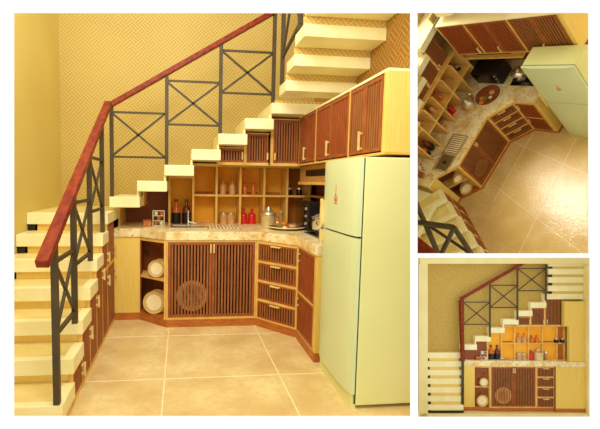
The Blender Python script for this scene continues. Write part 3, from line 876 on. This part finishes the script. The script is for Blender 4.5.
# ------------------------------------------------------------------ room 1: the large view
WHERE = ' in the large room'
R1 = dict(
    X1=.24, X2=.496, X3=1.321, X4=1.616, YP=.228, YQ=-.32, YR=-.796, ZC=.88, ZS=.798, ZD=.782, ZP=.069,
    YB=.86, YS=.6, YU=.33, XL=-.645, XR=2.11, XW=1.783, YW0=.33, YW=-1.387, ZW0=1.515, ZW1=1.968, ztop=3.6, ynear=-2.3, wr_y=-1.75,
    XE=.013, Y1=-1.492, run1=.226, z1=.144, rise1=.151, th=.094,
    YT=.155, X8=-.025, run2=.248, z8=1.18, rise2=.149, th2=.098, w2=.272,
    XT=1.492, f3=[(-.243 , 2.097), (-.481, 2.235), (-.719, 2.373), (-.957, 2.511), (-1.195, 2.649)], dep3=.236, th3=.088,
    ra=(-1.66, .93), rb=(.10, 2.005), rc=(-.05, 1.985), rd=(1.75, 3.075), YRail2=.19,
    XRail=-.018, rw=.062, posts1=[(-1.475, .1465), (-1.10, .4485), (-.665, .7505), (-.21, .9015)],
    fr1=[(.905, .522), (1.189, .81), (1.49, 1.10)],
    posts2=[(-.006, 1.181, 0), (.49, 1.4795, 0), (.985, 1.7775, 0), (1.482, 2.0755, 0)],
    fr2=[(-.012, .478, 1.544, 1.945), (.478, .985, 1.85, 2.243), (.985, 1.48, 2.154, 2.536)],
    xb=[.505, .751, .995, 1.247, 1.504, 1.753, 2.004, 2.1], zmid=1.186,
    ucab=[(.999, 1.227, 1.657, 'smallest stepped louvred cabinet under the upper treads'), (1.262, 1.477, 1.80, 'middle-sized stepped louvred cabinet under the upper treads'), (1.528, 1.775, 1.945, 'tallest stepped louvred cabinet in the upper corner')],
    wcab=[(.325, -.169, 2, 'farthest hanging cabinet next to the corner'), (-.169, -.865, 2, 'middle hanging cabinet on the right wall'), (-.865, -1.387, 2, 'nearest hanging cabinet with yellow end panel')],
    hood=(-.45, .45), oven=(1.80, .02), hob=(1.74, -.30), XF=1.612, YF0=-.865, YF=-1.419, ZF=1.481, ZFs=1.022, emblem=(-1.12, 1.20),
    canister=(1.52, .44), platter=(1.645, .20), sink=(.52, .87, .16, .44), faucet=(.70, .52), niche=(.30, .42),
    grout=[], )
g = []
TA, T, TY1, T2 = .523, .787, -.963, .76
for k in range(-2, 4):
    x = TA + k * T
    g.append((x, -2.3, x, .86))
for k in range(-2, 4):
    y = TY1 + k * T2
    g.append((-.64, y, 2.1, y))
R1['grout'] = g
R1['rail3'] = [('p', (1.50, -.067, 2.19), (1.50, -.067, 3.2), .032), ('p', (1.50, -.58, 2.463), (1.50, -.58, 3.4), .032),
               ('b', (1.50, -.067, 2.42), (1.50, -.60, 2.52), .022), ('b', (1.50, -.067, 2.42), (1.50, -.45, 3.0), .018), ('b', (1.50, -.30, 2.95), (1.50, -.58, 2.52), .018)]
kitchen(R1)

# ------------------------------------------------------------------ room 2: the tilted view from above
WHERE = ' in the tilted view'
CAM2 = (0.1018, -0.5227, 1.1225, -1.3283, -4.0206, 6.3316)
S2 = 0.235
CT = C1 @ Matrix.Scale(S2, 4) @ camframe(CAM2).inverted()
RAIL2 = [('p', (-.539, -.89, 1.5), (-.724, -.985, .95), .045), ('b', (-.70, -.16, 1.5), (-.539, -.89, 1.5), .06),
         ('b', (-.539, -.89, 1.5), (-.949, -.934, 1.5), .04), ('p', (-.619, -.502, 1.5), (-.921, -.59, .95), .05),
         ('b', (-.619, -.502, 1.5), (-.705, -.96, .98), .04), ('b', (-.40, -.42, 1.9), (-.619, -.502, 1.5), .045),
         ('h', (-.82, -.25, 1.80), (-1.10, -1.45, 1.85), .15)]
R2 = dict(R1)
R2.update(
    X1=.196, X2=.462, X3=1.284, X4=1.547, YP=.229, YQ=-.236, YR=-.561, ZC=.889, ZS=.848, ZD=.80, ZP=.05,
    YB=.74, YS=.40, YU=.5, XL=-1.3, XR=2.22, XW=1.822, YW0=.355, YW=-1.178, ZW0=1.642, ZW1=2.279, ztop=3.4, ynear=-2.6, flx=1.2, frx=1.8,
    left_wall=False, wr_y=-1.2,
    YT=.46, X8=-.03, run2=.262, z8=1.25, rise2=.165, th2=.11, w2=.28, XT=1.92,
    f3=[(.10, 2.36), (-.14, 2.50), (-.38, 2.64)],
    xb=[.46, .70, .924, 1.143, 1.416, 1.66, 1.90, 2.1], zmid=1.26,
    ucab=[(1.028, 1.27, 1.84, 'smallest stepped louvred cabinet under the upper treads'), (1.306, 1.55, 2.01, 'middle-sized stepped louvred cabinet under the upper treads'), (1.582, 1.81, 2.20, 'tallest stepped louvred cabinet in the upper corner')],
    wcab=[(.355, -.05, 1, 'farthest hanging cabinet next to the corner'), (-.05, -.60, 2, 'middle hanging cabinet on the right wall'), (-.60, -1.178, 2, 'nearest hanging cabinet with yellow end panel')],
    hood=(-.45, .35), oven=(1.80, -.0), hob=(1.78, -.32), XF=1.514, YF0=-.719, YF=-1.282, ZF=1.757, ZFs=.965, XFb=1.805, emblem=(-1.0, 1.28),
    canister=(1.40, .30), platter=(1.60, .13), sink=(.30, .60, .06, .32), faucet=(.46, .37), niche=(.16, .42),
    floor_mat='floor_tile_glossy', rail2=False, rail1=False,
    turn=Matrix.Translation((0.06, .09, 0)) @ Matrix.Rotation(math.radians(-37), 4, 'Z'),
    grout=[(1.318, -.02, .95, -1.36), (.558, -.118, -.2, -2.03), (1.5, -.80, -.5, -.98), (1.5, -.225, .3, -.26)],
    rail3=RAIL2, XLs=-1.2)
MARK = set(bpy.data.objects.keys())
R2.update(Y1=-1.60, z1=.125, rise1=.12, zsplit=.48)
kitchen(R2)
ROOM2 = set(bpy.data.objects.keys()) - MARK

# ------------------------------------------------------------------ room 3: the small elevation
WHERE = ' in the small elevation'
S3 = 56.2 / 400.0 * 1.02       # so that one room metre is 56.2 px at depth 1.02
D3 = 1.02
CT = C1 @ Matrix.Translation((D3 * (461.8 - PX) / FPX, D3, -D3 * (411.6 - PY) / FPX)) @ Matrix.Scale(S3, 4)
cc = 0.12
R3 = dict(R1)
R3.update(
    c=cc, X1=.25, X2=.51, X3=1.326, X4=1.646, YP=.03, YQ=-.004, YR=-.03, ZC=.90, ZS=.805, ZD=.79, ZP=.068,
    YB=.09, YS=.06, YU=.035, XL=-.64, XR=2.174, XW=1.79, YW0=.03, YW=-.04, ZW0=1.525, ZW1=1.98, ztop=2.64, ynear=-.07, wr_y=-.07,
    XE=.0, Y1=-.05, run1=.012, z1=.147, rise1=.149, th=.098, Yland=.09,
    YT=.015, X8=.0, run2=.2475, z8=1.187, rise2=.1505, th2=.095, w2=.28,
    XT=1.55, f3=[(.012, 2.14), (.009, 2.29), (.006, 2.44), (.003, 2.58)], dep3=.03, th3=.10, sq3=0.07,
    ra=(-.058, .92), rb=(.0, 1.98), rc=(-.03, 2.0), rd=(1.11, 2.655), YRail2=.0,
    posts1=[(-.045, .144)], fr1=[],
    posts2=[(.022, .1, 0), (.5, 1.33, 0), (.99, 1.63, 0), (1.495, 1.98, 2.62)],
    fr2=[(.022, .5, 1.553, 1.948), (.5, .99, 1.853, 2.248), (.99, 1.495, 2.152, 2.547)],
    xb=[.50, .745, .985, 1.235, 1.485, 1.745, 1.88, 2.1], zmid=1.195, xtop=1.9,
    ucab=[(1.02, 1.235, 1.67, 'smallest stepped louvred cabinet under the upper treads'), (1.265, 1.485, 1.83, 'middle-sized stepped louvred cabinet under the upper treads'), (1.52, 1.78, 2.0, 'tallest stepped louvred cabinet in the upper corner')],
    fridge=False, stair_doors=False,
    canister=(1.40, .055), platter=(1.6, .2), sink=(.52, .90, .02, .05), faucet=(.70, .055), niche=(.33, .06),
    pm_back='paper_gold', pm_left='shell_cream', pm_right='shell_cream', floor_mat='shell_cream',
    rail3=None, pw=.034, rw=.05, rh=.06, rtray=.15, grout=[])
kitchen(R3)
struct('shade_strip', MB().box(-.60, .0, -.062, -.058, .005, .045), 'black', 'dark shadow gap under the lowest step')  # black strip stands in for the shade below the first tread
# upper end panel and lower worktop end, cream shell around the elevation
t = Thing('side_cabinet', 'plain yellow cabinet end above the worktop at the far right', 'cabinet', (2.0, 0.0, .9))
t.part('upper_board', MB().box(1.80, 2.172, -.03, .03, 1.526, 1.965), 'yellow_panel')
t.part('lower_board', MB().box(1.895, 2.172, -.02, .03, .902, 1.525), 'yellow_panel')
E3 = MB()
struct('ceiling', MB().box(-.78, 2.3, -.07, .1, 2.64, 2.8), 'shell_cream', 'cream ceiling edge')
struct('trim_2', MB().box(-.80, -.652, -.072, -.069, -.12, 2.64), 'shell_cream', 'cream cut edge of the left wall')
struct('trim_3', MB().box(2.174, 2.3, -.072, -.069, -.12, 2.64), 'shell_cream', 'cream cut edge of the right wall')
struct('trim_4', MB().box(-.78, 2.3, -.072, -.069, -.12, .0), 'shell_cream', 'cream cut edge of the floor slab')

# ------------------------------------------------------------------ the two small rooms end at their partition walls
def ray_plane(ax, v):
    # vertical partition at px v (ax 0) or floor slab between the small rooms at py v (ax 1)
    n = Vector((1, -(v - PX) / FPX, 0)) if ax == 0 else Vector((0, (v - PY) / FPX, 1))
    return C1.translation.copy(), (C1.to_3x3() @ n).normalized()
def cut_room(objs, planes):
    bpy.context.view_layer.update()
    for ob in objs:
        if ob.type != 'MESH':
            continue
        bm = bmesh.new()
        bm.from_mesh(ob.data)
        inv = ob.matrix_world.inverted()
        for co, no in planes:
            lc = inv @ co
            ln = (ob.matrix_world.to_3x3().transposed() @ no).normalized()
            ge = bm.verts[:] + bm.edges[:] + bm.faces[:]
            if not ge:
                break
            bmesh.ops.bisect_plane(bm, geom=ge, plane_co=lc, plane_no=ln, clear_inner=True, dist=1e-6)
        gone = len(bm.faces) == 0
        if not gone:
            bm.to_mesh(ob.data)
        bm.free()
        if gone:
            for ch in list(ob.children):
                bpy.data.objects.remove(ch)
            bpy.data.objects.remove(ob)
def fresh():
    return [o for o in bpy.data.objects if o.name not in MARK and o.name in COL.objects]
def sweep(names):
    for nm in names:
        o = bpy.data.objects.get(nm)
        if o and o.type == 'EMPTY' and not o.children:
            bpy.data.objects.remove(o)
small = [o for o in bpy.data.objects if o.name not in MARK]
small_names = [o.name for o in small]
r3 = set(small_names) - ROOM2
p_side = ray_plane(0, 414.0)
def order(names):     # parts before things, so that a removed parent never leaves its children
    return [bpy.data.objects[n] for n in names if n in bpy.data.objects]
for o in order(sorted(ROOM2)):
    pass
def alive(names):
    for n in names:
        if n in bpy.data.objects:
            yield n
for n in list(alive(sorted(ROOM2))):
    if n in bpy.data.objects:
        cut_room([bpy.data.objects[n]], [p_side, ray_plane(1, 255.5)])
for n in list(alive(sorted(r3))):
    if n in bpy.data.objects and bpy.data.objects[n].get('kind') == 'structure':
        cut_room([bpy.data.objects[n]], [p_side])
sweep(small_names)

# ------------------------------------------------------------------ white front wall with three openings
WHERE = ''
CT = C1.copy()
ROT = None
DW = 0.90
def at(px, py, d=DW):
    return (d * (px - PX) / FPX, d, -d * (py - PY) / FPX)
holes = [(14, 13, 410.3, 416.2), (417.6, 12.8, 588.6, 253.3), (418.2, 257.8, 589.8, 416.8)]
xs = sorted({-260, 900} | {h[0] for h in holes} | {h[2] for h in holes})
ys = sorted({-120, 560} | {h[1] for h in holes} | {h[3] for h in holes})
mb = MB()
def inside(x, y):
    return any(h[0] < x < h[2] and h[1] < y < h[3] for h in holes)
for i in range(len(xs) - 1):
    for j in range(len(ys) - 1):
        if inside((xs[i] + xs[i + 1]) / 2, (ys[j] + ys[j + 1]) / 2):
            continue
        a, b_, c_, d_ = at(xs[i], ys[j + 1]), at(xs[i + 1], ys[j + 1]), at(xs[i + 1], ys[j]), at(xs[i], ys[j])
        k = Vector((0, 0.0012, 0))
        mb.hexa([Vector(a), Vector(b_), Vector(b_) + k, Vector(a) + k, Vector(d_), Vector(c_), Vector(c_) + k, Vector(d_) + k])
k1, k2 = at(414.0, 58), at(414.0, 440)
far = 1.75 / DW
e = Vector((0.0012, 0, 0))
pb = MB().hexa([Vector(k2) + Vector((0, .0015, 0)), Vector(k2) + e + Vector((0, .0015, 0)), Vector(k2) * far + e, Vector(k2) * far, Vector(k1) + Vector((0, .0015, 0)), Vector(k1) + e + Vector((0, .0015, 0)), Vector(k1) * far + e, Vector(k1) * far])
struct('wall_side', pb, 'shell_cream', 'cream partition between the large room and the two small ones')
struct('wall_front', mb, 'page_white', 'white front wall with three rectangular openings')

# ------------------------------------------------------------------ light
w = bpy.data.worlds.new('world')
scene.world = w
w.use_nodes = True
bg = w.node_tree.nodes['Background']
bg.inputs[0].default_value = (1.0, 0.995, 0.985, 1)
bg.inputs[1].default_value = 1.05

def area(name, M, size, power, color=(1, .94, .82), sy=None):
    l = bpy.data.lights.new(name, 'AREA')
    l.shape = 'RECTANGLE'
    l.size = size
    l.size_y = sy or size
    l.energy = power
    l.color = color
    o = bpy.data.objects.new(name, l)
    COL.objects.link(o)
    o.matrix_world = M
    return o
def look(frm, to):
    d = (Vector(to) - Vector(frm)).normalized()
    return Matrix.Translation(Vector(frm)) @ d.to_track_quat('-Z', 'Y').to_matrix().to_4x4()
area('overhead_fill', look((.2, -1.4, 3.7), (.9, .2, .9)), 1.2, 38)  # added fill above the open-topped large room, not a ceiling fixture
area('front_fill', look((.5, -2.3, 2.75), (1.1, .6, 1.0)), 1.0, 30, sy=.5)  # fill added out of view to brighten the shelf backs
M2 = C1 @ Matrix.Scale(S2, 4) @ camframe(CAM2).inverted()
gp = M2 @ Vector((1.387, .2, 3.089))
gt = M2 @ Vector((.497, -1.184, 0))
def cp(px, py, d):
    return C1 @ Vector(((px - PX) / FPX * d, d, -(py - PY) / FPX * d))
area('side_fill', look(cp(660, -90, 1.25), cp(500, 150, 1.5)), .3, 3.2)  # unseen fill added to brighten the two small rooms
sl_ = bpy.data.lights.new('floor_glint_spot', 'SPOT')  # spot added at the mirror angle so the tilted floor glints
sl_.energy = 7.0
sl_.shadow_soft_size = .055
sl_.spot_size = math.radians(34)
sl_.spot_blend = 0.8
sl_.color = (1, .97, .9)
so_ = bpy.data.objects.new('floor_glint_spot', sl_)
COL.objects.link(so_)
so_.matrix_world = look(gp, gt)
scene.view_settings.view_transform = 'Standard'
scene.view_settings.look = 'None'
scene.view_settings.exposure = 0.0
